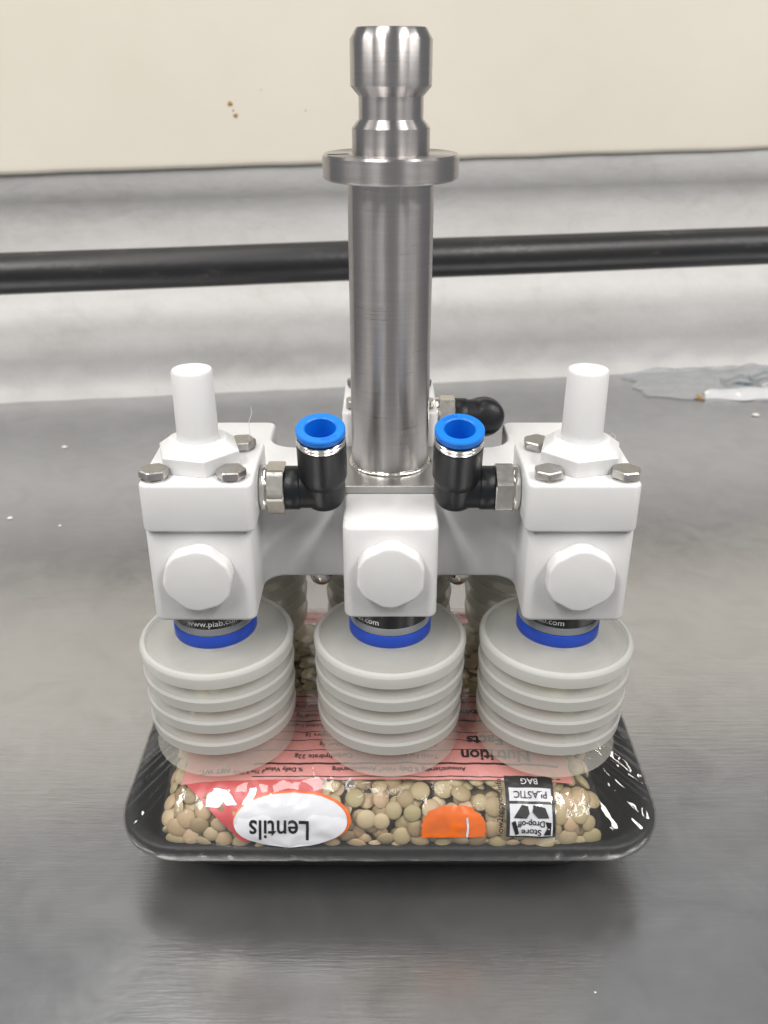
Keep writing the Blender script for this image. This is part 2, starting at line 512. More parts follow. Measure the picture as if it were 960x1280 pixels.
# dome nuts under the web
v, f = lathe([(0, 0), (4.2, 0), (4.2, -1.6), (4.0, -3.4), (3.2, -5.2), (1.8, -6.4), (0, -6.8)], 40)
dome = mesh('dome_nut', v, f, M['chrome'], G, loc=(-23.5, -11, Z_LOW))
hexn = prism('hex_base', hexagon(5.0, 0.3, 4.85), -2.2, 0.0, M['chrome'], dome, bevel=0.2, seg=1)
for x, y in ((23.5, -11), (-23.5, 11), (23.5, 11)):
    d2 = dome.copy(); col.objects.link(d2); d2.parent = G; d2.location = Vector((x, y, Z_LOW)) * MM
    h2 = hexn.copy(); col.objects.link(h2); h2.parent = d2

# suction cups ---------------------------------------------------------
# outer wall of the bellows from the ring down, then back up inside
PITCH = 8.9
ztop = 82.6
outer = [(13.2, 86.0), (14.0, 85.2), (18, 84.6), (22.6, 83.7), (23.2, 83.2), (23.6, 83.5), (24.6, 83.3), (25.2, 82.6)]
for k in range(4):
    z = ztop - k * PITCH
    R = 25.3 - 0.22 * k
    outer += [(R, z - 0.4), (R - 0.35, z - 4.1), (R - 0.6, z - 4.35)]
    if k < 3:
        outer += [(R - 3.6, z - 4.2), (R - 6.4, z - 4.3), (R - 7.2, z - 5.0), (R - 6.6, z - 5.8), (R - 3.5, z - 7.2), (R - 0.7, z - 8.35)]
    else:
        outer += [(R - 3.0, z - 4.6), (R - 5.2, z - 5.2)]
inner = [(r - 1.9 if r > 16 else max(r - 2, 9), z + 0.0) for r, z in outer]
inner = [(r, z - 1.2) if i < 8 else (r, z) for i, (r, z) in enumerate(inner)]
cup_v, cup_f = lathe(outer + inner[::-1] + [outer[0]], 96)
cup0 = mesh('suction_cup', cup_v, cup_f, M['cup'], G, loc=(COLS[0], ROWF, 0), angle=32)
cup0.data.materials.append(M['cup_thin'])
for pl in cup0.data.polygons:
    c_ = pl.center / MM; r_ = math.hypot(c_.x, c_.y); n_r = (pl.normal.x * c_.x + pl.normal.y * c_.y) / max(r_, 1e-6)
    pl.material_index = 0 if (r_ > 24.0 and n_r > 0.3) or (c_.z > 82 and r_ > 23.1 and pl.normal.z > 0) else 1
zl = ztop - 3 * PITCH - 4.9
lip_p = [(19.6, zl), (20.8, zl - 2.0), (22.2, zl - 4.6), (23.2, zl - 7.2), (23.9, zl - 8.6), (23.6, zl - 8.9), (22.4, zl - 7.0), (21.2, zl - 4.4), (19.6, zl - 2.0), (18.4, zl - 0.2), (19.6, zl)]
v, f = lathe(lip_p, 96)
lip0 = mesh('cup_lip', v, f, M['lip'], cup0, angle=60)
v, f = lathe([(9, 85.4), (13.2, 85.4), (13.45, 85.8), (13.45, 89.6), (13.2, 90), (9, 90)], 72)
ring0 = mesh('blue_band', v, f, M['blue_band'], cup0)
v, f = lathe([(9, 90), (12.9, 90), (13.2, 90.3), (13.2, 92.4), (13.0, 92.7), (9, 92.7)], 72)
band0 = mesh('clamp_band', v, f, M['grey_band'], cup0)
v, f = lathe([(9, 92.7), (12.9, 92.7), (12.9, 99), (9, 99)], 72)
sleeve0 = mesh('label_sleeve', v, f, M['sleeve'], cup0)
tv, tf = text_tris('www.piab.com', 2.9, 0.02)
def sleeve_text(centre_angle):
    vv = []
    for x, y, z in tv:
        a = centre_angle + x / 12.96
        vv.append((12.97 * math.sin(a), -12.97 * math.cos(a), 94.6 + y))
    me = bpy.data.meshes.new('lettering')
    me.from_pydata([(x * MM, y * MM, z * MM) for x, y, z in vv], [], tf)
    return me
# raised moulding marks on the top plate
mv, mf = text_tris('piGRIP', 2.2)
def plate_marks(a0, txt_v, txt_f):
    vv = []
    for x, y, z in txt_v:
        a = a0 + x / 19.5; r = 19.5 - y
        vv.append((r * math.sin(a), -r * math.cos(a), 84.52 - (r - 18) * 0.19))
    me = bpy.data.meshes.new('moulded_mark')
    me.from_pydata([(x * MM, y * MM, z * MM) for x, y, z in vv], [], txt_f)
    return me
cup_parts = [lip0, ring0, band0, sleeve0]
texts = {(0, 0): 0.16, (1, 0): -0.95, (2, 0): -0.72, (0, 1): 2.0, (1, 1): 2.4, (2, 1): 2.8}
marks = {(0, 0): 0.4, (1, 0): -0.15, (2, 0): 0.5, (0, 1): 2, (1, 1): 2, (2, 1): 2}
lean = {(0, 0): (0.012, -0.010), (1, 0): (0, 0.006), (2, 0): (-0.010, 0.022), (0, 1): (0, 0), (1, 1): (0, 0), (2, 1): (0, 0)}
def lean_at(i, row):
    # the soft bellows hang slightly askew about the collar
    a, b = lean[(i, row)]
    return Matrix.Translation(Vector((CUPS[i], (ROWF, ROWB)[row], 90)) * MM) @ Matrix.Rotation(a, 4, 'X') @ Matrix.Rotation(b, 4, 'Y') @ Matrix.Translation(Vector((0, 0, -90)) * MM)
for row in (0, 1):
    for i in range(3):
        c = cup0 if (i, row) == (0, 0) else cup0.copy()
        if c is not cup0:
            col.objects.link(c); c.parent = G
        c.matrix_local = lean_at(i, row)
        if c is not cup0:
            for p in cup_parts:
                q = p.copy(); col.objects.link(q); q.parent = c
        link_mesh('lettering', sleeve_text(texts[(i, row)]), M['print_white'], c)
        if row == 0:
            link_mesh('moulded_mark', plate_marks(marks[(i, row)], mv, mf), M['lip'], c)

# vacuum blocks with stems and bolts -------------------------------------
blk = prism('vacuum_block', rrect(16.5, 17, 2.6, 1.2), Z_TOP + 0.05, Z_TOP + 15.4, M['white'], G, bevel=1.0, loc=(COLS[0], ROWF, 0))
ZB_ = Z_TOP + 15.4
def bolt_mesh(a):
    return hexagon(4.5, a, 4.4)
def stem_set(parent, a):
    hx = hexagon(12.9, a)
    bm_o = prism('stem_collar', round_poly([(x, y, 0.6) for x, y in hx], 2), ZB_ - 0.2, ZB_ + 5.2, M['white'], parent, bevel=0.3, seg=1)
    # sloping shoulder between hexagon and stem
    vv, ff = [], []
    o2 = hexagon(12.6, a); n = 48
    for lev, (zz) in enumerate((5.15, 8.0)):
        for k in range(n):
            ang = 2 * PI * k / n
            q = (ang - a) % (PI / 3) - PI / 6
            rh = 12.55 * math.cos(PI / 6) / math.cos(q)
            r = rh if lev == 0 else 8.2 + (rh - 10.8) * 0.25
            vv.append((r * math.cos(ang), r * math.sin(ang), ZB_ + zz))
    for k in range(n):
        ff.append((k, (k + 1) % n, n + (k + 1) % n, n + k))
    ff.append(tuple(range(n, 2 * n)))
    mesh('stem_shoulder', vv, ff, M['white'], parent, angle=20)
    sv, sf = lathe([(0, ZB_ + 7), (6.6, ZB_ + 7), (6.25, ZB_ + 8.6), (6.15, ZB_ + 10), (5.95, ZB_ + 28.5), (5.6, ZB_ + 29.1), (3.0, ZB_ + 29.15), (2.7, ZB_ + 28.6), (0, ZB_ + 28.6)], 48)
    mesh('stem', sv, sf, M['white'], parent)
blocks = [(blk, COLS[0], ROWF, math.radians(46))]
for x, y, a in ((COLS[2], ROWF, math.radians(-44)), (COLS[1], ROWB, 0.2)):
    b2 = blk.copy(); b2.data = blk.data.copy(); col.objects.link(b2)
    b2.data.transform(Matrix.Translation((-0.0024 if x > 1 else -0.0012, 0, 0))); b2.parent = G; b2.location = Vector((x, y, 0)) * MM
    blocks.append((b2, x, y, a))
for n_, (b_, x, y, a) in enumerate(blocks):
    stem_set(b_, a)
    for sx in (-1, 1):
        for sy in (-1, 1):
            if sy > 0 and sx == (-1, 1, 9)[n_]: continue
            rz = random.uniform(0, PI / 3)
            o = prism('bolt', bolt_mesh(0), 0, 2.7, M['bolt_steel'], b_, bevel=0.35, seg=1, loc=(sx * 11.2, sy * 11.4 - 0.4, ZB_ + 0.35), rot=(random.uniform(-.03, .03), random.uniform(-.03, .03), rz))
            wv_, wf_ = lathe([(0, 0), (4.0, 0), (4.0, 0.4), (0, 0.4)], 32)
            mesh('bolt_flange', wv_, wf_, M['bolt_steel'], b_, loc=(sx * 11.2, sy * 11.4 - 0.4, ZB_ + 0.02))

# elbow fittings ----------------------------------------------------------
def elbow(loc, rot):
    R0 = 6.3
    v, f = lathe([(0, 7.6), (R0, 7.6), (R0, 19), (0, 19)], 44)
    v = along_x(v)
    v2, f2 = lathe([(0, -6.5), (2.6, -6.4), (4.4, -5.9), (5.7, -4.8), (6.4, -3.2), (6.7, -1.2), (6.75, 6.5), (0, 6.5)], 44)
    f = f + [tuple(i + len(v) for i in q) for q in f2]
    v = v + [(x + 19.1, y, z) for x, y, z in v2]
    body = mesh('elbow_fitting', v, f, M['black_poly'], G, loc=loc, rot=rot, angle=40)
    # wide socket of the upright leg, hollow
    sv, sf = lathe([(0, 3.4), (6.7, 3.4), (6.9, 4.0), (7.35, 5.6), (7.4, 6.4), (7.4, 17.6), (7.1, 18), (5.0, 18), (5.0, 10), (0, 10)], 56)
    mesh('socket', [(x + 19.1, y, z) for x, y, z in sv], sf, M['black_poly'], body)
    cv, cf = lathe([(5.0, 17.9), (7.2, 17.9), (7.35, 18.1), (7.35, 18.8), (7.15, 19.0), (7.3, 19.2), (7.3, 19.9), (7.1, 20.1), (5.0, 20.1)], 56)
    mesh('metal_collar', [(x + 19.1, y, z) for x, y, z in cv], cf, M['chrome'], body)
    rv, rf = lathe([(4.55, 12), (6.4, 12), (6.4, 20.8), (7.1, 20.9), (7.3, 21.1), (7.3, 22.6), (7.0, 23.0), (4.9, 23.05), (4.55, 22.7), (4.5, 12)], 56)
    ring = mesh('release_ring', [(x + 19.1, y, z) for x, y, z in rv], rf, M['blue_ring'], body)
    dv, df_ = lathe([(0, 11.9), (4.6, 11.9), (4.6, 12.3), (0, 12.3)], 32)
    mesh('tube_stop', [(x + 19.1, y, z) for x, y, z in dv], df_, M['blue_ring'], body)
    ev, ef_ = text_tris('FESTO', 1.75, 0.0)
    vv = []
    for x, y, z in ev:
        a = 0.5 + x / 5.9; r = 5.9 - y
        vv.append((19.1 + r * math.sin(a), -r * math.cos(a), 23.07))
    me = bpy.data.meshes.new('lettering'); me.from_pydata([(p[0] * MM, p[1] * MM, p[2] * MM) for p in vv], [], ef_)
    link_mesh('lettering', me, M['blue_band'], body)
    # rib and flat on the horizontal leg
    fv, ff = lathe([(0, 7.4), (6.55, 7.4), (6.75, 7.7), (6.75, 11.6), (6.5, 12), (0, 12)], 40)
    mesh('sleeve_nose', along_x(fv), ff, M['black_poly'], body)
    hx = prism('hex_nut', [(p[1], p[0]) for p in hexagon(8.3, math.radians(15), 8.15)], 0, 5.4, M['nickel'], body, bevel=0.3, seg=1, loc=(2.1, 0, 0), rot=(0, PI / 2, 0))
    wv, wf = lathe([(0, 0), (6.9, 0), (7.1, 0.3), (7.1, 1.7), (6.8, 2.1), (0, 2.1)], 48)
    mesh('washer', along_x(wv), wf, M['chrome'], body)
    return body
FZ = Z_TOP + 6.6
elbow((COLS[0] + 17.9, ROWF + 0.5, FZ), (math.radians(16), 0, 0))
elbow((COLS[2] - 17.9, ROWF + 0.5, FZ), (math.radians(-17), 0, PI))
elbow((COLS[1] + 16, ROWB, FZ + 1), (math.radians(-110), 0, 0))

# ------------------------------------------------------------------ foam tray
T = tag(empty('foam_tray', (0, 0.8, 0)), 'black foam food tray with rounded rim under the lentil bag', 'tray')
def loft(loops, closed_first=True, closed_last=True):
    v, f = [], []
    n = len(loops[0])
    for lp in loops: v += lp
    for a in range(len(loops) - 1):
        for k in range(n):
            f.append((a * n + k, a * n + (k + 1) % n, (a + 1) * n + (k + 1) % n, (a + 1) * n + k))
    if closed_first: f.append(tuple(reversed(range(n))))
    if closed_last: f.append(tuple(range((len(loops) - 1) * n, len(loops) * n)))
    return v, f
def tray_loop(hx, hy, r, z, n=10):
    # straight sides are divided so that the rim can waver a little
    base = rrect(hx, hy, r, 0, 0, n); out = []
    for a, b in zip(base, base[1:] + base[:1]):
        out.append(a)
        d = math.dist(a, b)
        if d > 20:
            for k in range(1, 16):
                t = k / 16; out.append((a[0] + (b[0] - a[0]) * t, a[1] + (b[1] - a[1]) * t))
    return [(x, y, z + 0.35 * noise.noise(Vector((x * 0.05, y * 0.05, 2)))) for x, y in out]
TL = [(70, 42, 16, TZ + 0.2), (74, 46, 18, TZ + 0.8), (76, 48, 18, TZ + 3), (90, 62.2, 21, 15.2), (91.2, 63.4, 22, 15.4), (92.0, 64.4, 22, 14.6), (92.4, 64.8, 22, 15.0),
      (92.6, 65.0, 22, 17.0), (92.4, 64.8, 22, 19.2), (91.6, 64.0, 21, 20.1), (90, 62.2, 20, 20.2), (88, 60.2, 19, 19.2), (85, 57.2, 18, 14), (75, 47, 16, -2.4), (71, 43, 14, -3.6)]
v, f = loft([tray_loop(*q) for q in TL])
tray_shell = mesh('tray_shell', v, f, M['foam'], T, angle=0)

# ------------------------------------------------------------------ bag of lentils
BA, BZ, BH, BXC, BXH = 63.4, 14.0, 28.0, -3.0, 75.0
def bag_end(x):
    q = abs((x - BXC) / BXH)
    return max(0.0, 1 - q ** 5) ** 0.2 if q < 1 else 0.0
_tab = []
def _mk():
    Ln, pv = 0.0, None
    for i in range(3001):
        a = PI * i / 3000; c, s = math.cos(a), math.sin(a)
        p = (-BA * math.copysign(abs(c) ** 0.5, c), BH * abs(s) ** 0.5)
        if pv: Ln += math.dist(p, pv)
        pv = p; _tab.append((Ln, p[0], p[1]))
_mk()
TLEN = _tab[-1][0]
def prof_at(t):
    t = min(max(t, 0), TLEN); lo, hi = 0, len(_tab) - 1
    while hi - lo > 1:
        m = (lo + hi) // 2
        if _tab[m][0] <= t: lo = m
        else: hi = m
    a, b = _tab[lo], _tab[hi]; k = (t - a[0]) / max(1e-9, b[0] - a[0])
    return a[1] + (b[1] - a[1]) * k, a[2] + (b[2] - a[2]) * k
def bag_raw(x, t):
    y, z = prof_at(t); e = bag_end(x)
    return Vector((x, y * (0.85 + 0.15 * e), BZ + z * e))
def bag_normal(x, t):
    d = 0.25
    du = bag_raw(min(x + d, 71.9), t) - bag_raw(max(x - d, -77.9), t)
    dv = bag_raw(x, min(t + d, TLEN)) - bag_raw(x, max(t - d, 0))
    n = du.cross(dv)
    return n.normalized() if n.length > 1e-9 else Vector((0, 0, 1))
def bag_pt(x, t, off=0.0):
    p = bag_raw(x, t); n = bag_normal(x, t)
    w = 0.55 * noise.noise(Vector((x * 0.11, t * 0.11, 5))) + 0.35 * noise.noise(Vector((x * 0.32, t * 0.32, 1)))
    return p + n * (w + off)

B = tag(empty('lentil_bag'), 'clear printed plastic bag full of lentils lying in the black tray', 'bag')
M['bag_film'] = film('bag_film', 0.006, 0.6, 0.10, 140, 0.25)
xs = [BXC + BXH * math.sin(PI / 2 * (-1 + 2 * i / 110)) for i in range(111)]
ts = [TLEN * j / 120 for j in range(121)]
v = [tuple(bag_pt(x, t)) for x in xs for t in ts]
f = [(i * 121 + j, (i + 1) * 121 + j, (i + 1) * 121 + j + 1, i * 121 + j + 1) for i in range(110) for j in range(120)]
bag_film = open_mesh('film', v, f, M['bag_film'], B)
bag_film['label'] = 'clear crinkled film of the lentil bag'
# underside of the bag
M['bag_back'] = plain('bag_underside', (0.35, 0.26, 0.16), 0.5, var=0.3, vscale=120)
v, f = loft([tray_loop(70, 50, 14, 12.5), tray_loop(70, 50, 14, 8), tray_loop(68, 41, 14, -3.2)], True, True)
mesh('underside', [(x + BXC, y, z) for x, y, z in v], f, M['bag_back'], B)

# printing on the film: (left(t), right(t)) strips draped on the bag surface
def patch(name, t0, t1, fl, fr, m, off, nt=14, nx=24, label=None):
    vv, ff = [], []
    for j in range(nt + 1):
        t = t0 + (t1 - t0) * j / nt
        a, b = fl(t), fr(t)
        for i in range(nx + 1):
            vv.append(tuple(bag_pt(a + (b - a) * i / nx, t, off)))
    for j in range(nt):
        for i in range(nx):
            p = j * (nx + 1) + i
            ff.append((p, p + 1, p + nx + 2, p + nx + 1))
    o = open_mesh(name, vv, ff, m, B)
    if label: o['label'] = label
    return o
def ellipse_patch(name, xc, tc, rx, rt, m, off, nt=28, nx=24, rot=0.0):
    fl = lambda t: xc - rx * math.sqrt(max(0, 1 - ((t - tc) / rt) ** 2)) + rot * (t - tc)
    fr = lambda t: xc + rx * math.sqrt(max(0, 1 - ((t - tc) / rt) ** 2)) + rot * (t - tc)
    return patch(name, tc - rt, tc + rt, fl, fr, m, off, nt, nx)
def bag_text(body, x, t, size, m, off=0.5, bold=0.0, turn=PI, sx=1.0):
    vv, ff = text_tris(body, size, bold)
    # cut long edges so that the print follows the curved film
    bm = bmesh.new(); bv = [bm.verts.new((p[0] * sx, p[1], 0)) for p in vv]
    for q in ff:
        try: bm.faces.new([bv[i] for i in q])
        except ValueError: pass
    bmesh.ops.triangulate(bm, faces=bm.faces)
    for _ in range(3):
        le = [e for e in bm.edges if e.calc_length() > 1.1]
        if not le: break
        bmesh.ops.subdivide_edges(bm, edges=le, cuts=1)
        bmesh.ops.triangulate(bm, faces=[q for q in bm.faces if len(q.verts) > 3])
    bm.verts.index_update()
    vv = [(q.co.x / sx, q.co.y, 0) for q in bm.verts]; ff = [tuple(w.index for w in q.verts) for q in bm.faces]
    bm.free()
    c, s = math.cos(turn), math.sin(turn)
    pts = [tuple(bag_pt(x + (p[0] * sx * c - p[1] * s), t + (p[0] * sx * s + p[1] * c), off)) for p in vv]
    return open_mesh('lettering', pts, ff, m, B)
def print_mat(name, colr, var=0.05):
    m = plain(name, colr, 0.32, 0.45, 220, 0.25, var=var, vscale=60)
    return m
M['pink'] = print_mat('pink_print', (0.56, 0.235, 0.22))
M['coral'] = print_mat('coral_print', (0.48, 0.07, 0.075))
M['pwhite'] = print_mat('white_bag_print', (0.58, 0.59, 0.63))
M['porange'] = print_mat('orange_print', (0.68, 0.13, 0.010), 0.15)
M['pblack'] = print_mat('black_bag_print', (0.012, 0.012, 0.014))

wob = lambda t, k: 0.8 * math.sin(t * 0.21 + k)
patch('pink_panel', 29.8, 71.5, lambda t: -70 + wob(t, 0), lambda t: 60.5 + wob(t, 2), M['pink'], 0.10, 40, 110, 'pale pink nutrition panel printed on the bag')
patch('pink_panel', 121, 146, lambda t: -60 + wob(t, 1), lambda t: 60 + wob(t, 3), M['pink'], 0.10, 20, 60)
# coral wedge, white oval with the name
patch('coral_panel', 9.0, 29.7, lambda t: -48.5 - (t - 9) * 0.95, lambda t: -22.5, M['coral'], 0.12, 20, 40, 'coral red wedge printed at the front of the bag')
ellipse_patch('orange_outline', -32.2, 16.6, 19.4, 9.6, M['porange'], 0.20, rot=0.05)
ellipse_patch('white_oval', -32.6, 16.2, 18.6, 9.2, M['pwhite'], 0.55, rot=0.05)
bag_text('Lentils', -36.2, 13.8, 9.6, M['pblack'], 0.75, 0.10, turn=PI - 0.02, sx=0.80)
# orange flame by the middle
def jag(t, k): return 2.2 * noise.noise(Vector((t * 0.9, k, 0))) + 1.2 * noise.noise(Vector((t * 2.3, k, 0)))
dome_w = lambda t: 10.6 * max(0.0, 1 - (max(0, t - 12.5) / 9.2) ** 2.6) ** 0.5
patch('orange_patch', 10.6, 21.4, lambda t: 20.8 - dome_w(t) + 0.6 * jag(t, 1), lambda t: 20.8 + dome_w(t) + 0.6 * jag(t, 4), M['porange'], 0.15, 40, 20, 'orange patch printed on the clear front of the bag')
patch('white_stripe', 10.8, 17.5, lambda t: 25.0 + 0.12 * math.sin(t), lambda t: 25.7 + 0.12 * math.sin(t), M['pwhite'], 0.35, 12, 2)
# black recycling mark
patch('recycling_mark', 10.8, 31.5, lambda t: 38.0, lambda t: 54.2, M['pblack'], 0.15, 20, 20, 'black and white plastic bag recycling mark')
patch('mark_field', 22.8, 27.2, lambda t: 39.2, lambda t: 53.2, M['pwhite'], 0.25, 8, 12)
patch('mark_field', 11.4, 21.9, lambda t: 39.2, lambda t: 53.2, M['pwhite'], 0.25, 12, 12)
bag_text('PLASTIC', 46.2, 25.0, 3.3, M['pblack'], 0.55, 0.03, sx=0.92)
bag_text('BAG', 46.2, 29.5, 3.0, M['pwhite'], 0.5, 0.03)
bag_text('Store', 46.2, 13.0, 3.0, M['pblack'], 0.55, 0.05)
bag_text('Drop-off', 46.2, 15.8, 2.8, M['pblack'], 0.55, 0.05, sx=0.9)
bag_text('how2recycle.info', 36.0, 20.8, 2.7, M['pblack'], 0.9, 0.04, turn=PI / 2)
def arrow(pts):
    # bent arrow pieces of the mark, as a small fan
    vv = [tuple(bag_pt(x, t, 0.55)) for x, t in pts]
    open_mesh('arrow', vv, [tuple(range(len(pts)))], M['pblack'], B)
arrow([(40.3, 17.6), (43.2, 21.6), (45.2, 21.2), (45.6, 19.0), (44.6, 17.4)])
arrow([(52.1, 17.6), (50.9, 20.8), (47.0, 21.6), (46.6, 19.4), (48.5, 17.4)])
arrow([(39.6, 16.2), (40.9, 16.8), (42.2, 12.4), (41.0, 11.8)])
arrow([(52.8, 16.2), (50.8, 16.4), (51.4, 14.4), (50.2, 11.9), (52.6, 11.9)])
# rules and lettering of the nutrition table
def rule(t, x0, x1, h):
    patch('rule', t - h / 2, t + h / 2, lambda q: x0, lambda q: x1, M['pblack'], 0.22, 2, 70)
for t, h in ((30.9, 0.35), (36.0, 0.75), (41.8, 0.28), (46.4, 0.28), (50.2, 0.28), (56.0, 0.6), (61.5, 0.28), (66.5, 0.3), (70.0, 0.5)):
    rule(t, -46, 57, h)
bag_text('% Daily Value*', -36.0, 33.4, 2.3, M['pblack'], bold=0.03)
bag_text('% Daily Value*', 3.0, 33.4, 2.3, M['pblack'], bold=0.03)
bag_text('Amount/serving', -12.0, 33.6, 2.3, M['pblack'], bold=0.03)
bag_text('Amount/serving', 18.0, 33.6, 2.3, M['pblack'], bold=0.03)
bag_text('Nutrition', 36.0, 39.4, 6.2, M['pblack'], bold=0.14)
bag_text('Facts', 33.0, 46.4, 6.2, M['pblack'], bold=0.14)
bag_text('Carbohydrate 22g', -22.5, 39.0, 2.7, M['pblack'], bold=0.02)
bag_text('Total Fat 0g', 10.0, 39.0, 2.7, M['pblack'])
bag_text('Dietary Fiber 4g', -16.0, 44.2, 2.5, M['pblack'])
bag_text('Sodium 0mg', 10.0, 44.2, 2.5, M['pblack'])
bag_text('Total Sugars 1g', -22.0, 48.3, 2.4, M['pblack'])
bag_text('Includes 0g Added Sugars', -24.0, 53.2, 2.4, M['pblack'])
bag_text('Protein 9g', -28.0, 58.8, 2.6, M['pblack'], bold=0.03)
bag_text('Iron 2mg', -30.0, 64.0, 2.3, M['pblack'])
bag_text('8 servings', 30.0, 60.0, 3.2, M['pblack'], bold=0.05)
bag_text('* The % Daily', -47.5, 32.6, 1.9, M['pblack'])
bag_text('NET WT.', -59.0, 33.6, 2.6, M['pblack'], bold=0.05)
bag_text('Cook lentils', 29.5, 128.0, 3.0, M['pblack'], bold=0.05)

# ------------------------------------------------------------------ lentils
def lentil_material():
    m, nt, b = mat('lentil_skin')
    oi = N(nt, 'ShaderNodeObjectInfo'); ge = N(nt, 'ShaderNodeNewGeometry')
    ad = N(nt, 'ShaderNodeMath', operation='ADD'); L(nt, oi, 'Random', ad, 0); L(nt, ge, 'Random Per Island', ad, 1)
    fr = N(nt, 'ShaderNodeMath', operation='FRACT'); L(nt, ad, 0, fr, 0)
    r = ramp(nt, [(0.0, (0.27, 0.19, 0.10)), (0.2, (0.44, 0.36, 0.21)), (0.45, (0.36, 0.31, 0.165)), (0.75, (0.48, 0.34, 0.215)), (1.0, (0.53, 0.44, 0.28))])
    L(nt, fr, 0, r, 'Fac')
    n = noise_tex(nt, 420, 4, 0.6)
    mx = N(nt, 'ShaderNodeMix', data_type='RGBA', blend_type='MULTIPLY'); mx.inputs['Factor'].default_value = 0.8
    r2 = ramp(nt, [(0.35, (0.72, 0.66, 0.55)), (0.6, (1, 1, 1))])
    L(nt, n, 'Fac', r2, 'Fac'); L(nt, r, 'Color', mx, 'A'); L(nt, r2, 'Color', mx, 'B')
    L(nt, mx, 'Result', b, 'Base Color')
    b.inputs['Roughness'].default_value = 0.5
    b.inputs['Subsurface Weight'].default_value = 0.0
    bump(nt, b, n, 'Fac', 0.15, 0.0004)
    return m
M['lentil'] = lentil_material()
lv, lf = lathe([(0, 0.37), (0.38, 0.335), (0.7, 0.23), (0.92, 0.09), (0.985, 0.0), (0.92, -0.09), (0.7, -0.23), (0.38, -0.335), (0, -0.37)], 14)
lme = bpy.data.meshes.new('lentil')
lme.from_pydata(lv, [], lf); lme.shade_smooth(); lme.materials.append(M['lentil'])

def covered(x, t):
    if 31 < t < 70 and -69 < x < 59: return True
    if 123 < t: return True
    return False
spots = []
def try_layer(depth, spacing, tries, tmin, tmax, out):
    grid = {}
    cell = spacing
    n = 0
    for _ in range(tries):
        x = random.uniform(BXC - BXH + 2.2, BXC + BXH - 2.2); t = random.uniform(tmin, tmax)
        p = bag_raw(x, t) - bag_normal(x, t) * depth
        if p.z < 8 or (p.z < 18.5 and p.y < -40): continue
        k = (int(p.x // cell), int(p.y // cell), int(p.z // cell)); ok = True
        for dx in (-1, 0, 1):
            for dy in (-1, 0, 1):
                for dz in (-1, 0, 1):
                    for q in grid.get((k[0] + dx, k[1] + dy, k[2] + dz), ()):
                        if (q - p).length < spacing: ok = False; break
                    if not ok: break
                if not ok: break
            if not ok: break
        if ok:
            grid.setdefault(k, []).append(p); out.append((x, t, p))
front, deep = [], []
try_layer(2.0, 4.6, 12000, 1.5, 125, front)
try_layer(3.9, 4.3, 12000, 2, 125, deep)
def lentil_matrix(x, t, p, tiltmax):
    n = bag_normal(x, t)
    q = Vector((0, 0, 1)).rotation_difference(n)
    ax = Vector((random.uniform(-1, 1), random.uniform(-1, 1), random.uniform(-1, 1))).normalized()
    tilt = abs(random.gauss(0, tiltmax))
    R = Matrix.Rotation(min(tilt, 1.0), 4, ax) @ q.to_matrix().to_4x4()
    s = random.gauss(3.2, 0.34)
    S = Matrix.Diagonal((s * random.uniform(0.94, 1.05), s, s * random.uniform(0.85, 1.1), 1))
    return Matrix.Translation(p) @ R @ S
cam_p = Vector((-2, -286.5, 254))
vis = [q for q in front if not covered(q[0], q[1])]
# the ones that show largest: nearest the viewer first, in the gaps between the cups next
def rank(q):
    x, t, p = q
    hid = 0
    for cx in COLS:
        if (p.x - cx) ** 2 + (p.y - ROWF) ** 2 < 24 ** 2: hid = 200
    return (p - cam_p).length + hid
vis.sort(key=rank)
single = vis[:300]
ids = set(id(q) for q in single)
S_MM = Matrix.Diagonal((MM, MM, MM, 1))
for x, t, p in single:
    o = bpy.data.objects.new('lentil', lme); col.objects.link(o)
    o.matrix_world = S_MM @ lentil_matrix(x, t, p, 0.27)
    if t < 31 and x < -22: reg = 'left of the coral wedge and white oval'
    elif t < 31 and x < 12: reg = 'between the white oval and the orange patch'
    elif t < 31 and x < 38.5: reg = 'between the orange patch and the recycling mark'
    elif t < 45: reg = 'right of the black recycling mark'
    elif x < -14.5: reg = 'in the gap between left and middle cups'
    else: reg = 'in the gap between middle and right cups'
    tag(o, 'dry tan lentil under the clear film ' + reg, 'lentil', 'lentils ' + reg)
sv, sf = [], []
for q in [q for q in front if id(q) not in ids] + deep:
    mtx = lentil_matrix(q[0], q[1], q[2], 0.5); b0 = len(sv)
    sv += [tuple(mtx @ Vector(c)) for c in lv]
    sf += [tuple(b0 + i for i in fc) for fc in lf]
me = bpy.data.meshes.new('lentil_fill')
me.from_pydata([(a * MM, b * MM, c * MM) for a, b, c in sv], [], sf); me.shade_smooth()
fill = link_mesh('lentil_fill', me, M['lentil'])
tag(fill, 'mass of tan lentils filling the bag behind the front ones', 'lentils', kind='stuff')
# the dense middle of the heap
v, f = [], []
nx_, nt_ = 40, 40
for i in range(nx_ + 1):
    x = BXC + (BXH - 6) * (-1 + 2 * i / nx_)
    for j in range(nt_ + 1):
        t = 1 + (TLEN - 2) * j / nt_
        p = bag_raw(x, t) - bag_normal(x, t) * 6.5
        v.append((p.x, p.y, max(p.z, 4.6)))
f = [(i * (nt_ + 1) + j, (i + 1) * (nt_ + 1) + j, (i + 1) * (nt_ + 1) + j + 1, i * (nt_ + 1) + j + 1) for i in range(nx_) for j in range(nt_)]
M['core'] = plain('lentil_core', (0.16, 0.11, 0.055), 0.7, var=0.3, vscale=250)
open_mesh('heap_core', v, f, M['core'], B)

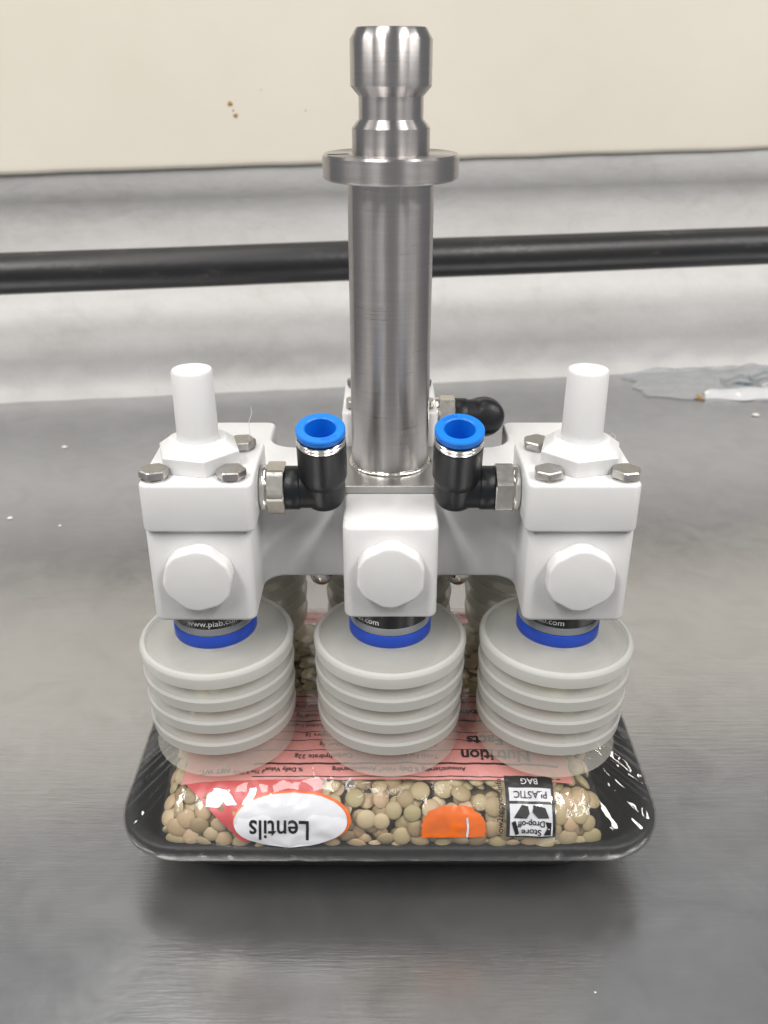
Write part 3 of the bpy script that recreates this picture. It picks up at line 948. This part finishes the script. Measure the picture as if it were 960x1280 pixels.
# ------------------------------------------------------------------ stretch wrap over bag and tray
def bag_z(x, y):
    e = bag_end(x); k = 0.85 + 0.15 * e; q = abs(y / (BA * k))
    return BZ + BH * e * max(0, 1 - q ** 4) ** 0.25 if q < 1 and e > 0 else 2.0
rim = []
NPH = 420
base = rrect(92.2, 64.6, 22, 0, 0.8, 16)
per = [0]
for a, b in zip(base, base[1:] + base[:1]): per.append(per[-1] + math.dist(a, b))
for i in range(NPH):
    d = per[-1] * i / NPH
    k = max(j for j in range(len(per) - 1) if per[j] <= d)
    a, b = base[k], base[(k + 1) % len(base)]; u = (d - per[k]) / max(1e-9, per[k + 1] - per[k])
    rim.append((a[0] + (b[0] - a[0]) * u, a[1] + (b[1] - a[1]) * u, d))
NR = 70
rho = [1 - (1 - k / NR) ** 1.0 for k in range(NR + 1)]
wv, wf = [], []
tail = [(1.006, 19.6), (1.010, 17.5), (1.007, 15.2), (0.99, 13.6), (0.95, 12.0)]
for i, (rx, ry, d) in enumerate(rim):
    pts = []
    for k in range(NR + 1):
        x, y = rx * rho[k], ry * rho[k]
        z = bag_z(x, y) + 1.35 if k < NR else 20.9
        pts.append((rho[k], z))
    hull = []
    for p in pts:
        while len(hull) >= 2 and (hull[-1][1] - hull[-2][1]) * (p[0] - hull[-2][0]) <= (p[1] - hull[-2][1]) * (hull[-1][0] - hull[-2][0]):
            hull.pop()
        hull.append(p)
    h = 0
    for k in range(NR + 1):
        while h < len(hull) - 2 and hull[h + 1][0] < rho[k]: h += 1
        a, b = hull[h], hull[h + 1]
        z = a[1] + (b[1] - a[1]) * (rho[k] - a[0]) / max(1e-9, b[0] - a[0])
        free = max(0, min(1, (z - pts[k][1]) / 3)) if k < NR else 0.35
        cornery = min(1.0, (abs(rx) / 93) ** 6 * 0.9 + 0.1) * (1.5 if ry < -30 else 1.0)
        w = free * cornery * (1.6 * (0.3 - abs(noise.noise(Vector((d * 0.16, rho[k] * 0.8, 0))))) + 0.9 * noise.noise(Vector((d * 0.3, rho[k] * 0.8, 0))) + 1.0 * noise.noise(Vector((d * 0.65, rho[k] * 1.5, 4))) + 0.6 * noise.noise(Vector((d * 1.5, rho[k] * 2, 4))))
        w += 0.3 * noise.noise(Vector((rx * rho[k] * 0.18, ry * rho[k] * 0.18, 7)))
        wv.append((rx * rho[k], ry * rho[k], z + w))
    for s_, z_ in tail:
        j_ = 1 + 0.002 * noise.noise(Vector((d * 0.5, z_, 0)))
        wv.append((rx * s_ * j_, ry * s_ * j_ - (0 if s_ > 1 else 0), z_ + 0.5 * noise.noise(Vector((d * 0.5, z_ * 0.3, 2)))))
row = NR + 1 + len(tail)
for i in range(NPH):
    i2 = (i + 1) % NPH
    for k in range(row - 1):
        wf.append((i * row + k, i2 * row + k, i2 * row + k + 1, i * row + k + 1))
M['wrap'] = film('stretch_wrap', 0.010, 1.05, 0.05, 120, 0.34, dist=0.6, ridged=True)
wrap = open_mesh('stretch_wrap', wv, wf, M['wrap'])
tag(wrap, 'clear stretch wrap pulled tight over the bag and black tray', 'wrap')

# ------------------------------------------------------------------ clear pouch lying by the wall, crumbs
Pch = tag(empty('plastic_pouch', (326, 503, TZ)), 'crumpled clear plastic pouch with small metal hardware by the wall', 'pouch')
M['pouch'] = film('pouch_film', 0.24, 1.0, 0.12, 60, 0.5, tint=(0.93, 0.96, 1.0))
def pouch_z(x, y):
    q = max(0, 1 - (abs(x) / 105) ** 3) * max(0, 1 - (abs(y) / 46) ** 3)
    return 1.0 + 14 * q * (0.55 + 0.5 * noise.noise(Vector((x * 0.03, y * 0.05, 3)))) + q * 3.5 * noise.noise(Vector((x * 0.09, y * 0.12, 1)))
def pouch_pt(i, j):
    x, y = -105 + 210 * i / 60, -46 + 92 * j / 36
    ex = 1 + 0.10 * noise.noise(Vector((0, y * 0.05, 2))); ey = 1 + 0.22 * noise.noise(Vector((x * 0.035, 0, 6))) - 0.25 * max(0, -x / 105) ** 2
    return (x * ex, y * ey + (6 if x < -60 else 0), pouch_z(x, y))
v = [pouch_pt(i, j) for i in range(61) for j in range(37)]
f = [(i * 37 + j, (i + 1) * 37 + j, (i + 1) * 37 + j + 1, i * 37 + j + 1) for i in range(60) for j in range(36)]
pf = open_mesh('film', v, f, M['pouch'], Pch)
Pch.rotation_euler = (0, 0, 0.10)
M['paper'] = plain('white_paper', (0.74, 0.72, 0.70), 0.6, 0.3, 120, 0.3, var=0.05)
v = [(-58 + 190 * i / 40, -36 + (5 * j - 6) * min(1, 0.25 + i / 7) + 5 * noise.noise(Vector((i * 0.22, 0, 0))), 0.6 + 4.5 * math.sin(j / 6 * PI) * (1 + 0.5 * noise.noise(Vector((i * 0.3, j * 0.2, 4))))) for i in range(41) for j in range(7)]
f = [(i * 7 + j, (i + 1) * 7 + j, (i + 1) * 7 + j + 1, i * 7 + j + 1) for i in range(40) for j in range(6)]
open_mesh('paper_insert', v, f, M['paper'], Pch)
M['dark_hw'] = plain('dark_hardware', (0.05, 0.085, 0.10), 0.3, 0.5, metallic=0.6)
for cx, cy, rx_, ry_ in ((-8, -10, 24, 10), (22, -2, 26, 12), (50, -8, 20, 10)):
    pth = [(cx + rx_ * math.cos(2 * PI * k / 30), cy + ry_ * math.sin(2 * PI * k / 30), 5.5 + 1.5 * math.sin(k)) for k in range(31)]
    v, f = tube_path(pth, 1.6, 10)
    mesh('wire_loop', v, f, M['dark_hw'], Pch)
for cx, cy in ((25, -14), (33, -6), (4, -18), (50, -2)):
    prism('small_nut', hexagon(4.5, cx, 4.4), 0, 4, M['chrome'], Pch, bevel=0.4, seg=1, loc=(cx, cy, 4.5), rot=(0.4, 0.3, cx))
sp_v, sp_f = lathe([(0, 0), (5.5, 0), (6, 1.4), (4, 2.6), (0, 3)], 20)
mesh('brown_corner', [(x * 0.8 - 61, y * 0.7 - 33, z) for x, y, z in sp_v], sp_f, M['stain'], Pch)

M['crumb'] = plain('white_crumb', (0.74, 0.72, 0.66), 0.6)
def crumb(px_x, px_y, r):
    vv, ff = lathe([(0, 0), (0.8, 0.05), (1.0, 0.35), (0.6, 0.7), (0, 0.8)], 9)
    vv = [(x * r * (1 + 0.5 * noise.noise(Vector((x, y, px_x)))), y * r * 0.8, z * r * 0.7) for x, y, z in vv]
    o = mesh('crumb', vv, ff, M['crumb'], None, loc=(px_x, px_y, TZ + 0.02))
    return o
for (x, y, r, lab) in ((-241, 352.5, 2.2, 'white crumb on the table left of the gripper near the wall'),
                       (-239, 234.3, 1.8, 'white crumb at the left edge of the table'),
                       (-204, 224, 1.0, 'tiny white crumb on the left of the table beside a larger one'),
                       (301, 421, 3.0, 'pale crumb on the table in front of the plastic pouch'),
                       (64, -95.3, 0.35, 'tiny white speck on the table in front of the tray')):
    tag(crumb(x, y, r), lab, 'crumb', 'crumbs on the table')

# fine white shavings clinging to the blocks
for pts, lab in (([(-44, -21, 147.4), (-43.4, -20.5, 150), (-43.8, -20, 153), (-42.6, -19.6, 156), (-42.9, -19.4, 158)], 'hair thin white plastic shaving standing behind the left block bolt'),
                 ([(66, -25, 150), (67.5, -25, 151.5), (68.6, -25, 150.6), (68.4, -25, 148.6), (67.2, -25, 147.6)], 'hair thin curled plastic shaving beside the right stem collar')):
    v, f = tube_path(pts, 0.09, 6)
    tag(mesh('plastic_shaving', v, f, M['white']), lab, 'shaving')
